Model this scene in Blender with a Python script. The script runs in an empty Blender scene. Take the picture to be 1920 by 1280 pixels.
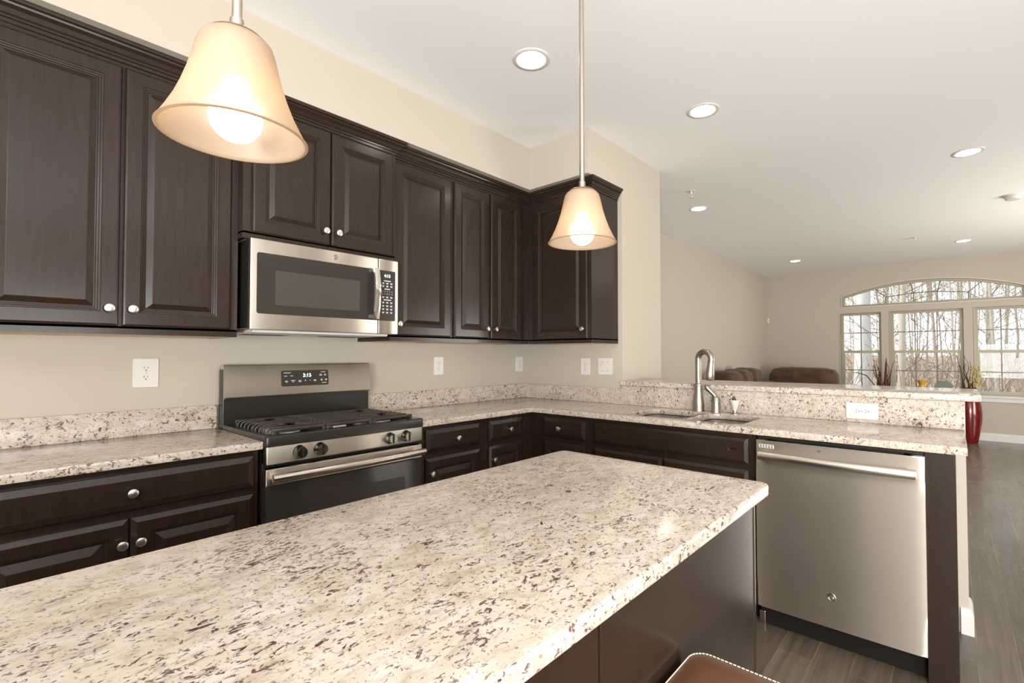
import bpy, bmesh, math, random
from mathutils import Vector, Matrix
D = bpy.data
S = bpy.context.scene
COL = S.collection
PI = math.pi

# ------------------------------------------------------------------ camera
CX, CY, CZ = 2.6285, -2.9573, 1.2562
YAW, PITCH, ROLL = 0.7169, 0.0216, -0.001
FPX = 909.6
cd = D.cameras.new('camera')
cam = D.objects.new('camera', cd); COL.objects.link(cam)
a = YAW
fwd = Vector((-math.sin(a), math.cos(a), 0)); rt = Vector((math.cos(a), math.sin(a), 0)); up = Vector((0, 0, 1))
f2 = fwd*math.cos(PITCH) + up*math.sin(PITCH); u2 = up*math.cos(PITCH) - fwd*math.sin(PITCH)
r3 = rt*math.cos(ROLL) + u2*math.sin(ROLL); u3 = u2*math.cos(ROLL) - rt*math.sin(ROLL)
m = Matrix.Identity(4)
for i in range(3):
    m[i][0], m[i][1], m[i][2] = r3[i], u3[i], -f2[i]
    m[i][3] = (CX, CY, CZ)[i]
cam.matrix_world = m
cd.sensor_fit = 'HORIZONTAL'; cd.sensor_width = 36
cd.lens = FPX/1920*36
cd.shift_x = -0.0171; cd.shift_y = 0.0026
cd.clip_start = 0.05; cd.clip_end = 300
S.camera = cam

# ------------------------------------------------------------------ world, sun, daylight, exposure
S.view_settings.view_transform = 'Standard'
S.view_settings.look = 'None'
S.view_settings.gamma = 1
S.view_settings.use_curve_mapping = False
S.view_settings.exposure = 0.30
W = D.worlds.new('sky'); S.world = W; W.use_nodes = True
bgn = W.node_tree.nodes['Background']
bgn.inputs[0].default_value = (0.93, 0.97, 1.0, 1); bgn.inputs[1].default_value = 2.2
sd = D.lights.new('sun', 'SUN'); sun = D.objects.new('sun', sd); COL.objects.link(sun)
sd.energy = 4; sd.angle = 0.01; sd.color = (1, .95, .87)
sun.rotation_euler = (math.radians(52), 0, math.radians(-70))

def area(name, loc, rot, sx, sy, power, col=(1, 1, 1)):
    l = D.lights.new(name, 'AREA'); o = D.objects.new(name, l); COL.objects.link(o)
    l.shape = 'RECTANGLE'; l.size = sx; l.size_y = sy; l.energy = power; l.color = col
    o.location = loc; o.rotation_euler = rot
    return o
# daylight at the side door; back and living door lamps are added fill
XR, YB, YF, HC = 5.6, -5.4, 6.75, 2.70
TU, TB = math.radians(25), math.radians(50)   # upward tilt of the lamps, added to brighten the ceiling
area('daylight_side_door', (XR-.05, -2.75, 1.05), (0, PI/2+TU, 0), 1.7, 1.7, 50, (1, 1, 1))
area('ceiling_fill_back', (4.2, YB+.05, 1.05), (PI/2+TB, 0, 0), 2.2, 1.7, 350, (1, .995, .99))  # added lamp thrown up at the ceiling as bounce fill
area('living_room_fill', (XR-.05, 3.6, 1.05), (0, PI/2+TU, 0), 1.7, 1.7, 105, (1, .95, .87))  # added warm lamp that brightens the living room

# ------------------------------------------------------------------ helpers
class MB:
    def __init__(s): s.bm = bmesh.new()
    def add(s, b2, mat=None):
        if mat is not None: bmesh.ops.transform(b2, matrix=mat, verts=b2.verts)
        me = D.meshes.new('t'); b2.to_mesh(me); b2.free(); s.bm.from_mesh(me); D.meshes.remove(me)
    def box(s, x0, x1, y0, y1, z0, z1, bev=0, seg=2):
        b = bmesh.new(); bmesh.ops.create_cube(b, size=1)
        for v in b.verts:
            v.co = Vector(((x0+x1)/2+v.co.x*(x1-x0), (y0+y1)/2+v.co.y*(y1-y0), (z0+z1)/2+v.co.z*(z1-z0)))
        if bev: bmesh.ops.bevel(b, geom=b.edges[:], offset=bev, segments=seg, profile=.5, affect='EDGES')
        s.add(b); return s
    def lathe(s, prof, origin=(0, 0, 0), axis='z', n=32, mat=None):
        b = bmesh.new(); rings = []
        for r, h in prof:
            if r < 1e-6: rings.append([b.verts.new((0, 0, h))])
            else: rings.append([b.verts.new((r*math.cos(2*PI*k/n), r*math.sin(2*PI*k/n), h)) for k in range(n)])
        for A, B in zip(rings, rings[1:]):
            if len(A) == 1 and len(B) == 1: continue
            for k in range(n):
                k2 = (k+1) % n
                if len(A) == 1: b.faces.new((A[0], B[k], B[k2]))
                elif len(B) == 1: b.faces.new((A[k], A[k2], B[0]))
                else: b.faces.new((A[k], A[k2], B[k2], B[k]))
        bmesh.ops.recalc_face_normals(b, faces=b.faces)
        R = {'z': Matrix.Identity(4), 'x': Matrix.Rotation(PI/2, 4, 'Y'), 'y': Matrix.Rotation(PI/2, 4, 'X')}[axis]
        s.add(b, (mat if mat is not None else Matrix.Translation(origin)) @ R); return s
    def tube(s, pts, rad, n=12, cap=True):
        pts = [Vector(p) for p in pts]; b = bmesh.new(); rings = []
        rad = rad if isinstance(rad, (list, tuple)) else [rad]*len(pts)
        prev = None
        for i, p in enumerate(pts):
            t = (pts[min(i+1, len(pts)-1)]-pts[max(i-1, 0)]).normalized()
            if prev is None:
                ref = Vector((0, 0, 1)) if abs(t.z) < .9 else Vector((1, 0, 0)); nn = t.cross(ref).normalized()
            else:
                nn = (prev-t*prev.dot(t)).normalized()
            prev = nn; bb = t.cross(nn)
            rings.append([b.verts.new(p+(nn*math.cos(2*PI*k/n)+bb*math.sin(2*PI*k/n))*rad[i]) for k in range(n)])
        for A, B in zip(rings, rings[1:]):
            for k in range(n): b.faces.new((A[k], A[(k+1) % n], B[(k+1) % n], B[k]))
        if cap: b.faces.new(rings[0][::-1]); b.faces.new(rings[-1])
        bmesh.ops.recalc_face_normals(b, faces=b.faces)
        s.add(b); return s
    def plate(s, outer, holes, t0, t1, plane='z', bev=0, both=False):
        """flat outline with holes, thickness t0..t1 along the given axis"""
        b = bmesh.new(); ed = []
        for loop in [outer]+holes:
            vs = [b.verts.new((p[0], p[1], t1)) for p in loop]
            ed += [b.edges.new((vs[i], vs[(i+1) % len(vs)])) for i in range(len(vs))]
        bmesh.ops.triangle_fill(b, edges=ed, use_beauty=True, use_dissolve=False)
        for f in b.faces:
            if f.normal.z < 0: f.normal_flip()
        topf = b.faces[:]
        r = bmesh.ops.extrude_face_region(b, geom=topf)
        dn = [g for g in r['geom'] if isinstance(g, bmesh.types.BMVert)]
        for v in dn: v.co.z = t0
        b.normal_update(); bmesh.ops.recalc_face_normals(b, faces=b.faces)
        if bev:
            es = [e for e in b.edges if len(e.link_faces) == 2 and e.calc_face_angle() > 1.2 and
                  abs(e.verts[0].co.z-e.verts[1].co.z) < 1e-6 and (both or e.verts[0].co.z > (t0+t1)/2)]
            bmesh.ops.bevel(b, geom=es, offset=bev, segments=3, profile=.5, affect='EDGES')
        if plane == 'x': s.add(b, Matrix(((0, 0, 1, 0), (1, 0, 0, 0), (0, 1, 0, 0), (0, 0, 0, 1))))   # outline (y,z)
        elif plane == 'y': s.add(b, Matrix(((1, 0, 0, 0), (0, 0, 1, 0), (0, 1, 0, 0), (0, 0, 0, 1))))  # outline (x,z)
        else: s.add(b)
        return s
    def rings(s, face, o, u0, u1, v0, v1, prof):
        """raised rectangular panel: prof = (inset, height) outwards from plane o"""
        b = bmesh.new(); rs = []
        def P(u, v, d):
            return (o+d, u, v) if face == 'x' else (u, o-d, v)
        for ins, d in prof:
            rs.append([b.verts.new(P(u, v, d)) for u, v in ((u0+ins, v0+ins), (u1-ins, v0+ins), (u1-ins, v1-ins), (u0+ins, v1-ins))])
        for A, B in zip(rs, rs[1:]):
            for k in range(4): b.faces.new((A[k], A[(k+1) % 4], B[(k+1) % 4], B[k]))
        b.faces.new(rs[0][::-1]); b.faces.new(rs[-1])
        bmesh.ops.recalc_face_normals(b, faces=b.faces); s.add(b); return s
    def sweep(s, path, prof, n_out):
        """profile (out, z) swept along a plan polyline; n_out(i) = outward offset vector at point i (mitred)"""
        b = bmesh.new(); rs = []
        for i, p in enumerate(path):
            n = n_out[i]
            rs.append([b.verts.new((p[0]+n[0]*q[0], p[1]+n[1]*q[0], q[1])) for q in prof])
        for A, B in zip(rs, rs[1:]):
            for k in range(len(prof)): b.faces.new((A[k], A[(k+1) % len(prof)], B[(k+1) % len(prof)], B[k]))
        b.faces.new(rs[0][::-1]); b.faces.new(rs[-1])
        bmesh.ops.recalc_face_normals(b, faces=b.faces); s.add(b); return s
    def build(s, name, mat, parent=None, smooth=None):
        me = D.meshes.new(name)
        o = D.objects.new(name, me); COL.objects.link(o)
        off = Vector((0, 0, 0)); q = parent
        while q is not None: off += q.location; q = q.parent
        for v in s.bm.verts: v.co -= off
        if smooth is not None:
            for f in s.bm.faces: f.smooth = True
        s.bm.to_mesh(me); s.bm.free()
        if smooth is not None: me.set_sharp_from_angle(angle=math.radians(smooth))
        me.materials.append(mat)
        if parent is not None: o.parent = parent
        return o

def tag(o, label, cat, group=None, kind=None):
    o['label'] = label; o['category'] = cat
    if group: o['group'] = group
    if kind: o['kind'] = kind
    return o
def thing(name, loc, label, cat, group=None):
    o = D.objects.new(name, None); COL.objects.link(o); o.location = loc; o.empty_display_size = .05
    return tag(o, label, cat, group)
def struct(o): o['kind'] = 'structure'; return o
def copy_tree(o, parent=None):
    c = o.copy(); COL.objects.link(c)
    if parent is not None: c.parent = parent
    for ch in list(o.children): copy_tree(ch, c)
    return c
def rrect(x0, x1, y0, y1, r, n=6, corners=(1, 1, 1, 1)):
    pts = []
    for (cx, cy, a0), c in zip(((x1-r, y1-r, 0), (x0+r, y1-r, PI/2), (x0+r, y0+r, PI), (x1-r, y0+r, 1.5*PI)), corners):
        if c: pts += [(cx+r*math.cos(a0+PI/2*k/n), cy+r*math.sin(a0+PI/2*k/n)) for k in range(n+1)]
        else: pts.append((cx+r*(1 if math.cos(a0+PI/4) > 0 else -1), cy+r*(1 if math.sin(a0+PI/4) > 0 else -1)))
    return pts
def text_bm(txt, size, ext=.0004):
    c = D.curves.new('txt', 'FONT'); c.body = txt; c.size = size; c.extrude = ext; c.align_x = 'CENTER'; c.align_y = 'CENTER'
    o = D.objects.new('txt', c); COL.objects.link(o)
    dg = bpy.context.evaluated_depsgraph_get(); me = o.evaluated_get(dg).to_mesh()
    b = bmesh.new(); b.from_mesh(me); o.evaluated_get(dg).to_mesh_clear()
    D.objects.remove(o); D.curves.remove(c)
    return b
def face_mat(face, o, u, v, tilt=0):
    """local x->u, y->v, z->outwards"""
    if face == 'x': M = Matrix(((0, 0, 1, o), (1, 0, 0, u), (0, 1, 0, v), (0, 0, 0, 1)))
    else: M = Matrix(((1, 0, 0, u), (0, 0, -1, o), (0, 1, 0, v), (0, 0, 0, 1)))
    return M @ Matrix.Rotation(tilt, 4, 'X')

# ------------------------------------------------------------------ materials
def mat(name, col, rough=.5, metal=0, spec=None, coat=0, coat_r=.1, emit=None, es=0):
    m = D.materials.new(name); m.use_nodes = True
    p = m.node_tree.nodes['Principled BSDF']
    p.inputs['Base Color'].default_value = (*col, 1); p.inputs['Roughness'].default_value = rough
    p.inputs['Metallic'].default_value = metal
    if spec is not None: p.inputs['Specular IOR Level'].default_value = spec
    p.inputs['Coat Weight'].default_value = coat; p.inputs['Coat Roughness'].default_value = coat_r
    if emit: p.inputs['Emission Color'].default_value = (*emit, 1); p.inputs['Emission Strength'].default_value = es
    return m
class NT:
    def __init__(s, m): s.t = m.node_tree; s.p = s.t.nodes['Principled BSDF']
    def n(s, typ, **kw):
        x = s.t.nodes.new(typ)
        for k, v in kw.items(): setattr(x, k, v)
        return x
    def l(s, a, b): s.t.links.new(a, b)
    def coords(s, scale=(1, 1, 1), rot=(0, 0, 0)):
        tc = s.n('ShaderNodeTexCoord'); g = s.n('ShaderNodeNewGeometry'); mp = s.n('ShaderNodeMapping')
        mp.inputs['Scale'].default_value = scale; mp.inputs['Rotation'].default_value = rot
        s.l(g.outputs['Position'], mp.inputs['Vector']); s.t.nodes.remove(tc); return mp.outputs[0]
    def noise(s, v, scale, detail=4, rough=.5, dist=0):
        x = s.n('ShaderNodeTexNoise'); s.l(v, x.inputs['Vector'])
        x.inputs['Scale'].default_value = scale; x.inputs['Detail'].default_value = detail
        x.inputs['Roughness'].default_value = rough; x.inputs['Distortion'].default_value = dist
        return x.outputs['Fac']
    def ramp(s, f, stops):
        x = s.n('ShaderNodeValToRGB'); s.l(f, x.inputs[0]); e = x.color_ramp.elements
        while len(e) < len(stops): e.new(.5)
        for el, (p, c) in zip(e, stops): el.position = p; el.color = (*c, 1) if len(c) == 3 else c
        return x.outputs[0]
    def mix(s, f, a, b, typ='MIX'):
        x = s.n('ShaderNodeMix', data_type='RGBA', blend_type=typ)
        for sock, val in ((x.inputs['Factor'], f), (x.inputs['A'], a), (x.inputs['B'], b)):
            if isinstance(val, (int, float)): sock.default_value = val
            elif isinstance(val, tuple): sock.default_value = (*val, 1)
            else: s.l(val, sock)
        return x.outputs['Result']
    def math(s, op, a, b):
        x = s.n('ShaderNodeMath', operation=op)
        for i, v in enumerate((a, b)):
            if isinstance(v, (int, float)): x.inputs[i].default_value = v
            else: s.l(v, x.inputs[i])
        return x.outputs[0]
    def bump(s, h, strength, dist=.01):
        x = s.n('ShaderNodeBump'); x.inputs['Strength'].default_value = strength; x.inputs['Distance'].default_value = dist
        s.l(h, x.inputs['Height']); s.l(x.outputs[0], s.p.inputs['Normal'])
BW = lambda v: (v, v, v)

M = {}
def paint(name, col, r=.75):
    m = mat(name, col, r, spec=.25); t = NT(m)
    c = t.coords(); t.bump(t.noise(c, 160, 3), .05, .002); return m
M['wall'] = paint('wall_paint', (.50, .445, .375))
M['ceil'] = paint('ceiling_paint', (.89, .875, .86), .85)
M['trim'] = mat('white_trim_paint', (.68, .655, .62), .35)

def cabinet():
    m = mat('espresso_wood', (.03, .02, .017), .24, spec=.36, coat=.08, coat_r=.12); t = NT(m)
    c = t.coords((30, 30, 3)); f = t.noise(c, 3, 5, .6)
    t.l(t.ramp(f, [(.3, (.021, .0120, .0075)), (.7, (.029, .0170, .0110))]), t.p.inputs['Base Color'])
    t.bump(t.noise(t.coords((90, 90, 14)), 5, 3), .02, .002); return m
M['cab'] = cabinet()
M['cabin'] = mat('maple_underside', (.62, .45, .27), .5)
M['toe'] = mat('toe_kick_black', (.010, .008, .007), .8, spec=.15)

def granite():
    m = mat('granite', (.8, .7, .6), .16, spec=.5); t = NT(m)
    c = t.coords((1, 1, 1)); cs = t.coords((1.75, .95, 1.35), (.5, .25, .35))
    base = t.ramp(t.noise(cs, 15, 6, .62, .5), [(.30, (.435, .352, .28)), (.42, (.54, .46, .385)), (.58, (.605, .53, .462)), (.72, (.665, .61, .555))])
    tan = t.ramp(t.noise(cs, 24, 4, .6, .6), [(.54, BW(0)), (.66, BW(1))])
    col = t.mix(t.math('MULTIPLY', tan, .5), base, (.44, .35, .24))
    gr = t.ramp(t.noise(t.coords((1.75, .95, 1.35), (.8, .1, 1.3)), 36, 5, .65, .8), [(.53, BW(0)), (.64, BW(1))])
    col = t.mix(t.math('MULTIPLY', gr, .55), col, (.33, .29, .255))
    dens = t.ramp(t.noise(c, 7, 3), [(.30, BW(.0)), (.70, BW(.10))])
    s1 = t.math('ADD', t.noise(cs, 44, 4, .66, .8), dens)
    s1 = t.ramp(s1, [(.655, BW(0)), (.685, BW(1))])
    col = t.mix(s1, col, t.ramp(t.noise(c, 23, 2), [(.42, (.060, .036, .032)), (.6, (.16, .062, .058))]))
    s2 = t.ramp(t.math('ADD', t.noise(cs, 88, 4, .62, .6), t.math('MULTIPLY', dens, .8)), [(.628, BW(0)), (.665, BW(1))])
    col = t.mix(s2, col, (.13, .095, .08))
    s3 = t.ramp(t.noise(c, 190, 2, .5), [(.62, BW(0)), (.70, BW(.7))])
    col = t.mix(s3, col, (.20, .15, .115))
    t.l(col, t.p.inputs['Base Color'])
    t.l(t.ramp(t.noise(c, 60, 3), [(.3, BW(.10)), (.7, BW(.18))]), t.p.inputs['Roughness'])
    return m
M['granite'] = granite()

def steel(name, col=(.70, .64, .57), r=.36, an=.95, streak=(6, 6, 500)):
    m = mat(name, col, r, 1); t = NT(m)
    t.p.inputs['Anisotropic'].default_value = an
    tz = t.n('ShaderNodeCombineXYZ'); tz.inputs[2].default_value = 1; t.l(tz.outputs[0], t.p.inputs['Tangent'])
    return m
M['steel'] = steel('brushed_steel')
M['steel_bar'] = mat('satin_steel_bar', (.66, .60, .53), .24, 1)
M['darkchrome'] = mat('dark_chrome', (.20, .185, .17), .16, 1)
M['nickel'] = mat('brushed_nickel', (.46, .395, .335), .24, 1)
M['faucet'] = mat('brushed_nickel_faucet', (.40, .355, .31), .36, 1)
M['knob'] = mat('satin_nickel_knob', (.82, .76, .68), .30, 1)
M['sink'] = mat('sink_steel', (.80, .74, .66), .32, 1)
M['enamel'] = mat('black_enamel', (.020, .0175, .014), .25, spec=.45)
M['iron'] = mat('cast_iron', (.034, .026, .020), .30)
M['glassblk'] = mat('black_oven_glass', (.034, .030, .025), .10, spec=.6)
M['mwin'] = mat('microwave_mesh_window', (.055, .047, .038), .3)
M['panel'] = mat('dark_control_panel', (.035, .029, .025), .25)
M['print'] = mat('white_print', (.75, .72, .68), .5)
M['led'] = mat('led_digits', (.9, .95, 1), .5, emit=(.9, .96, 1), es=2.2)
M['plastic'] = mat('white_plastic', (.68, .65, .61), .35)
M['slot'] = mat('dark_slot', (.02, .017, .015), .6)
M['alu'] = mat('burner_aluminium', (.72, .70, .67), .4, 1)
M['chrome'] = mat('chrome', (.85, .83, .8), .08, 1)
M['leather'] = mat('brown_leather', (.135, .055, .026), .42)
M['thread'] = mat('white_thread', (.75, .66, .55), .8)
M['darkwood'] = mat('dark_wood', (.03, .018, .012), .4)
def fabric():
    m = mat('brown_microfibre', (.075, .036, .018), .85); t = NT(m)
    t.l(t.ramp(t.noise(t.coords(), 9, 4), [(.3, (.05, .024, .012)), (.7, (.115, .058, .03))]), t.p.inputs['Base Color'])
    t.p.inputs['Sheen Weight'].default_value = .1; return m
M['fabric'] = fabric()
def redglaze():
    m = mat('red_mosaic_glaze', (.2, .01, .01), .16, spec=.7); t = NT(m)
    v = t.n('ShaderNodeTexVoronoi'); t.l(t.coords(), v.inputs['Vector']); v.inputs['Scale'].default_value = 75
    t.l(t.ramp(v.outputs['Distance'], [(.1, (.30, .012, .014)), (.6, (.10, .006, .006))]), t.p.inputs['Base Color']); return m
M['red'] = redglaze()
M['redtwig'] = mat('dark_red_twig', (.085, .014, .012), .6)
M['twig'] = mat('brown_twig', (.10, .055, .03), .7)
M['yellowfl'] = mat('yellow_blossom', (.62, .46, .12), .6)
M['yellow'] = mat('amber_yellow_glaze', (.60, .30, .03), .3)
M['sage'] = mat('grey_green_fabric', (.17, .19, .14), .7)
M['winframe'] = mat('window_vinyl', (.40, .365, .265), .4)
M['muntin'] = mat('window_grille', (.17, .15, .105), .4)
M['bark'] = mat('grey_bark', (.33, .285, .245), .9)
M['barkbig'] = mat('pale_bark', (.46, .45, .44), .9)
M['twigs'] = mat('pale_twigs', (.25, .195, .155), .9)

def floor():
    m = mat('dark_hand_scraped_oak', (.05, .04, .03), .3, spec=.6); t = NT(m)
    br = t.n('ShaderNodeTexBrick'); t.l(t.coords((1, 1, 1), (0, 0, PI/2)), br.inputs['Vector'])
    br.inputs['Color1'].default_value = (.115, .090, .068, 1); br.inputs['Color2'].default_value = (.165, .132, .102, 1)
    br.inputs['Mortar'].default_value = (.21, .17, .135, 1); br.inputs['Scale'].default_value = 1  # pale seam colour stands in for light caught on the plank bevels
    br.inputs['Mortar Size'].default_value = .0016; br.inputs['Mortar Smooth'].default_value = .3
    br.inputs['Brick Width'].default_value = 1.35; br.inputs['Row Height'].default_value = .128
    g = t.noise(t.coords((22, 1.1, 1)), 2.2, 5, .6, .5)
    t.l(t.mix(.7, br.outputs['Color'], t.ramp(g, [(.3, (.55, .52, .5)), (.7, (1.25, 1.22, 1.2))]), 'MULTIPLY'), t.p.inputs['Base Color'])
    h = t.math('MULTIPLY', t.noise(t.coords((1.6, 10, 1)), 1.6, .5), 1.1)
    h = t.math('SUBTRACT', h, t.math('MULTIPLY', br.outputs['Fac'], .8))
    t.bump(h, .09, .006)
    t.l(t.ramp(t.noise(t.coords((3, 1, 1)), 2, 2), [(.3, BW(.22)), (.7, BW(.30))]), t.p.inputs['Roughness']); return m
M['floor'] = floor()

def shade_glass():
    m = D.materials.new('frosted_shade_glass'); m.use_nodes = True; t = m.node_tree; t.nodes.clear()
    out = t.nodes.new('ShaderNodeOutputMaterial'); mx = t.nodes.new('ShaderNodeMixShader'); mx2 = t.nodes.new('ShaderNodeMixShader')
    tr = t.nodes.new('ShaderNodeBsdfTranslucent'); df = t.nodes.new('ShaderNodeBsdfDiffuse'); gl = t.nodes.new('ShaderNodeBsdfGlossy')
    rf = t.nodes.new('ShaderNodeBsdfRefraction'); rf.inputs['Roughness'].default_value = .34; rf.inputs['IOR'].default_value = 1.4
    rf.inputs[0].default_value = (.97, .82, .62, 1)
    mx3 = t.nodes.new('ShaderNodeMixShader'); mx3.inputs[0].default_value = .5
    tr.inputs[0].default_value = (.82, .58, .33, 1); df.inputs[0].default_value = (.58, .50, .415, 1)
    gl.inputs['Roughness'].default_value = .35; gl.inputs[0].default_value = (1, 1, 1, 1)
    mx.inputs[0].default_value = .62; mx2.inputs[0].default_value = .06
    t.links.new(tr.outputs[0], mx.inputs[1]); t.links.new(df.outputs[0], mx.inputs[2])
    t.links.new(mx.outputs[0], mx3.inputs[1]); t.links.new(rf.outputs[0], mx3.inputs[2])
    t.links.new(mx3.outputs[0], mx2.inputs[1]); t.links.new(gl.outputs[0], mx2.inputs[2]); t.links.new(mx2.outputs[0], out.inputs[0]); return m
M['shade'] = shade_glass()
def pane_glass():
    m = D.materials.new('window_glass'); m.use_nodes = True; t = m.node_tree; t.nodes.clear()
    out = t.nodes.new('ShaderNodeOutputMaterial'); mx = t.nodes.new('ShaderNodeMixShader'); fr = t.nodes.new('ShaderNodeFresnel')
    tr = t.nodes.new('ShaderNodeBsdfTransparent'); gl = t.nodes.new('ShaderNodeBsdfGlossy')
    gl.inputs['Roughness'].default_value = .01; tr.inputs[0].default_value = (.95, .97, .96, 1); fr.inputs[0].default_value = 1.2
    t.links.new(fr.outputs[0], mx.inputs[0]); t.links.new(tr.outputs[0], mx.inputs[1]); t.links.new(gl.outputs[0], mx.inputs[2]); t.links.new(mx.outputs[0], out.inputs[0]); return m
M['glass'] = pane_glass()
def emis(name, col, st):
    m = D.materials.new(name); m.use_nodes = True; t = m.node_tree; t.nodes.clear()
    out = t.nodes.new('ShaderNodeOutputMaterial'); e = t.nodes.new('ShaderNodeEmission')
    e.inputs[0].default_value = (*col, 1); e.inputs[1].default_value = st; t.links.new(e.outputs[0], out.inputs[0]); return m
M['can'] = emis('downlight_lens_glow', (1, .88, .74), 30)
M['bulb'] = emis('bulb_glow', (1, .91, .80), 9)
def ground():
    m = mat('leaf_litter', (.3, .22, .15), .95); t = NT(m)
    t.l(t.ramp(t.noise(t.coords(), 6, 6, .7), [(.3, (.12, .08, .055)), (.5, (.24, .17, .12)), (.7, (.40, .32, .25))]), t.p.inputs['Base Color']); return m
M['ground'] = ground()

# ------------------------------------------------------------------ room shell
T = .12
b = MB(); b.box(-.15, XR+.15, YB-.15, YF+.15, -.1, 0); struct(b.build('floor', M['floor']))
b = MB(); b.box(-.15, XR+.15, YB-.15, YF+.15, HC, HC+.1); struct(b.build('ceiling', M['ceil']))
b = MB(); b.box(-T, 0, YB-T, .59, 0, HC); struct(b.build('wall_left', M['wall']))
b = MB(); b.box(-T, .04, .59, YF, 0, HC); struct(b.build('wall_living', M['wall']))
XW, TW = .905, .59
b = MB(); b.box(0, XW, 0, TW, 0, HC); struct(b.build('wall_partition', M['wall']))
# soffit above the wall cabinets
SD, SB = .4165, 2.408
b = MB(); b.plate([(0, YB), (SD, YB), (SD, -SD), (XW, -SD), (XW, 0), (0, 0)], [], SB, HC); struct(b.build('wall_soffit', M['wall']))
# knee wall behind the sink run
PE = 2.668
b = MB(); b.box(XW, PE, 0, .14, 0, 1.044); struct(b.build('wall_knee', M['wall']))
# baseboards
bbp = [(0, 0), (.016, 0), (.016, .085), (.012, .10), (.006, .112), (0, .115)]
def baseboard(nm, path, nout):
    b = MB(); b.sweep(path, bbp, nout); struct(b.build(nm, M['trim']))
baseboard('baseboard_knee', [(2.640, 0), (PE, 0), (PE, .14), (XW, .14)], [(0, -1), (1, -1), (1, 1), (0, 1)])
baseboard('baseboard_far', [(.04, YF), (XR, YF)], [(0, -1), (0, -1)])
baseboard('baseboard_living', [(.04, .6), (.04, YF-.02)], [(1, 0), (1, 0)])

# unseen side and back walls; back and living doors added for their light
def glazed_wall(nm, plane, w0, w1, t0, t1, holes):
    b = MB(); b.plate([(w0, 0), (w1, 0), (w1, HC), (w0, HC)], [[(h[0], h[2]), (h[1], h[2]), (h[1], h[3]), (h[0], h[3])] for h in holes], t0, t1, plane)
    return struct(b.build(nm, M['wall']))
glazed_wall('wall_right', 'x', YB, YF, XR, XR+T, [(-3.65, -1.85, .06, 2.12), (2.7, 4.5, .06, 2.12)])
glazed_wall('wall_back', 'y', -T, XR, YB-T, YB, [(3.0, 5.4, .06, 2.12), (1.05, 1.75, 1.0, 2.05)])
def glass_door(nm, plane, u0, u1, z0, z1, o, w=.07):
    uc = (u0+u1)/2
    outer = [(u0, z0), (u1, z0), (u1, z1), (u0, z1)]
    hs = [[(p, z0+w), (q, z0+w), (q, z1-w), (p, z1-w)] for p, q in ((u0+w, uc-w/2), (uc+w/2, u1-w))]
    b = MB(); b.plate(outer, hs, o-.03, o+.03, plane); fr = struct(b.build(nm, M['trim']))
    for p, q in ((u0+w, uc-w/2), (uc+w/2, u1-w)):
        b = MB(); b.plate([(p, z0+w), (q, z0+w), (q, z1-w), (p, z1-w)], [], o-.003, o+.003, plane); b.build('pane', M['glass'], fr)
glass_door('door_1', 'x', -3.65, -1.85, .06, 2.12, XR+.08)
glass_door('added_door_living', 'x', 2.7, 4.5, .06, 2.12, XR+.08)  # unseen door, added along with the living room fill lamp
glass_door('added_door_back', 'y', 3.0, 5.4, .06, 2.12, YB-.08)  # unseen door, added as the opening for the ceiling fill lamp

glass_door('added_window_back', 'y', 1.05, 1.75, 1.0, 2.05, YB-.08, .035)  # unseen window, added to put a bluish streak in the dishwasher steel

# far wall with the arched window group
WC = 2.322
W1 = (1.20, 1.76); W2 = (1.885, 2.759); W3 = (2.884, 3.444)
WZ0, WZ1 = .665, 1.945
AX0, AX1, AZ0, AZS, AZT = 1.225, 3.419, 2.052, 2.225, 2.425
def arc_pts(x0, x1, zs, zt, n=28):
    c = (x1-x0)/2; sg = zt-zs; R = (c*c+sg*sg)/(2*sg); zc = zt-R; xc = (x0+x1)/2; th = math.asin(c/R)
    return [(xc+R*math.sin(-th+2*th*k/n), zc+R*math.cos(-th+2*th*k/n)) for k in range(n+1)]
def arch_loop(ins=0):
    top = arc_pts(AX0+ins, AX1-ins, AZS-ins*.55, AZT-ins)
    return [(AX1-ins, AZ0+ins), (AX0+ins, AZ0+ins)] + top
holes = [[(p, WZ0), (q, WZ0), (q, WZ1), (p, WZ1)] for p, q in (W1, W2, W3)] + [arch_loop()]
b = MB(); b.plate([(-T, 0), (XR+T, 0), (XR+T, HC), (-T, HC)], holes, YF, YF+T, 'y'); struct(b.build('wall_far', M['wall']))
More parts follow.
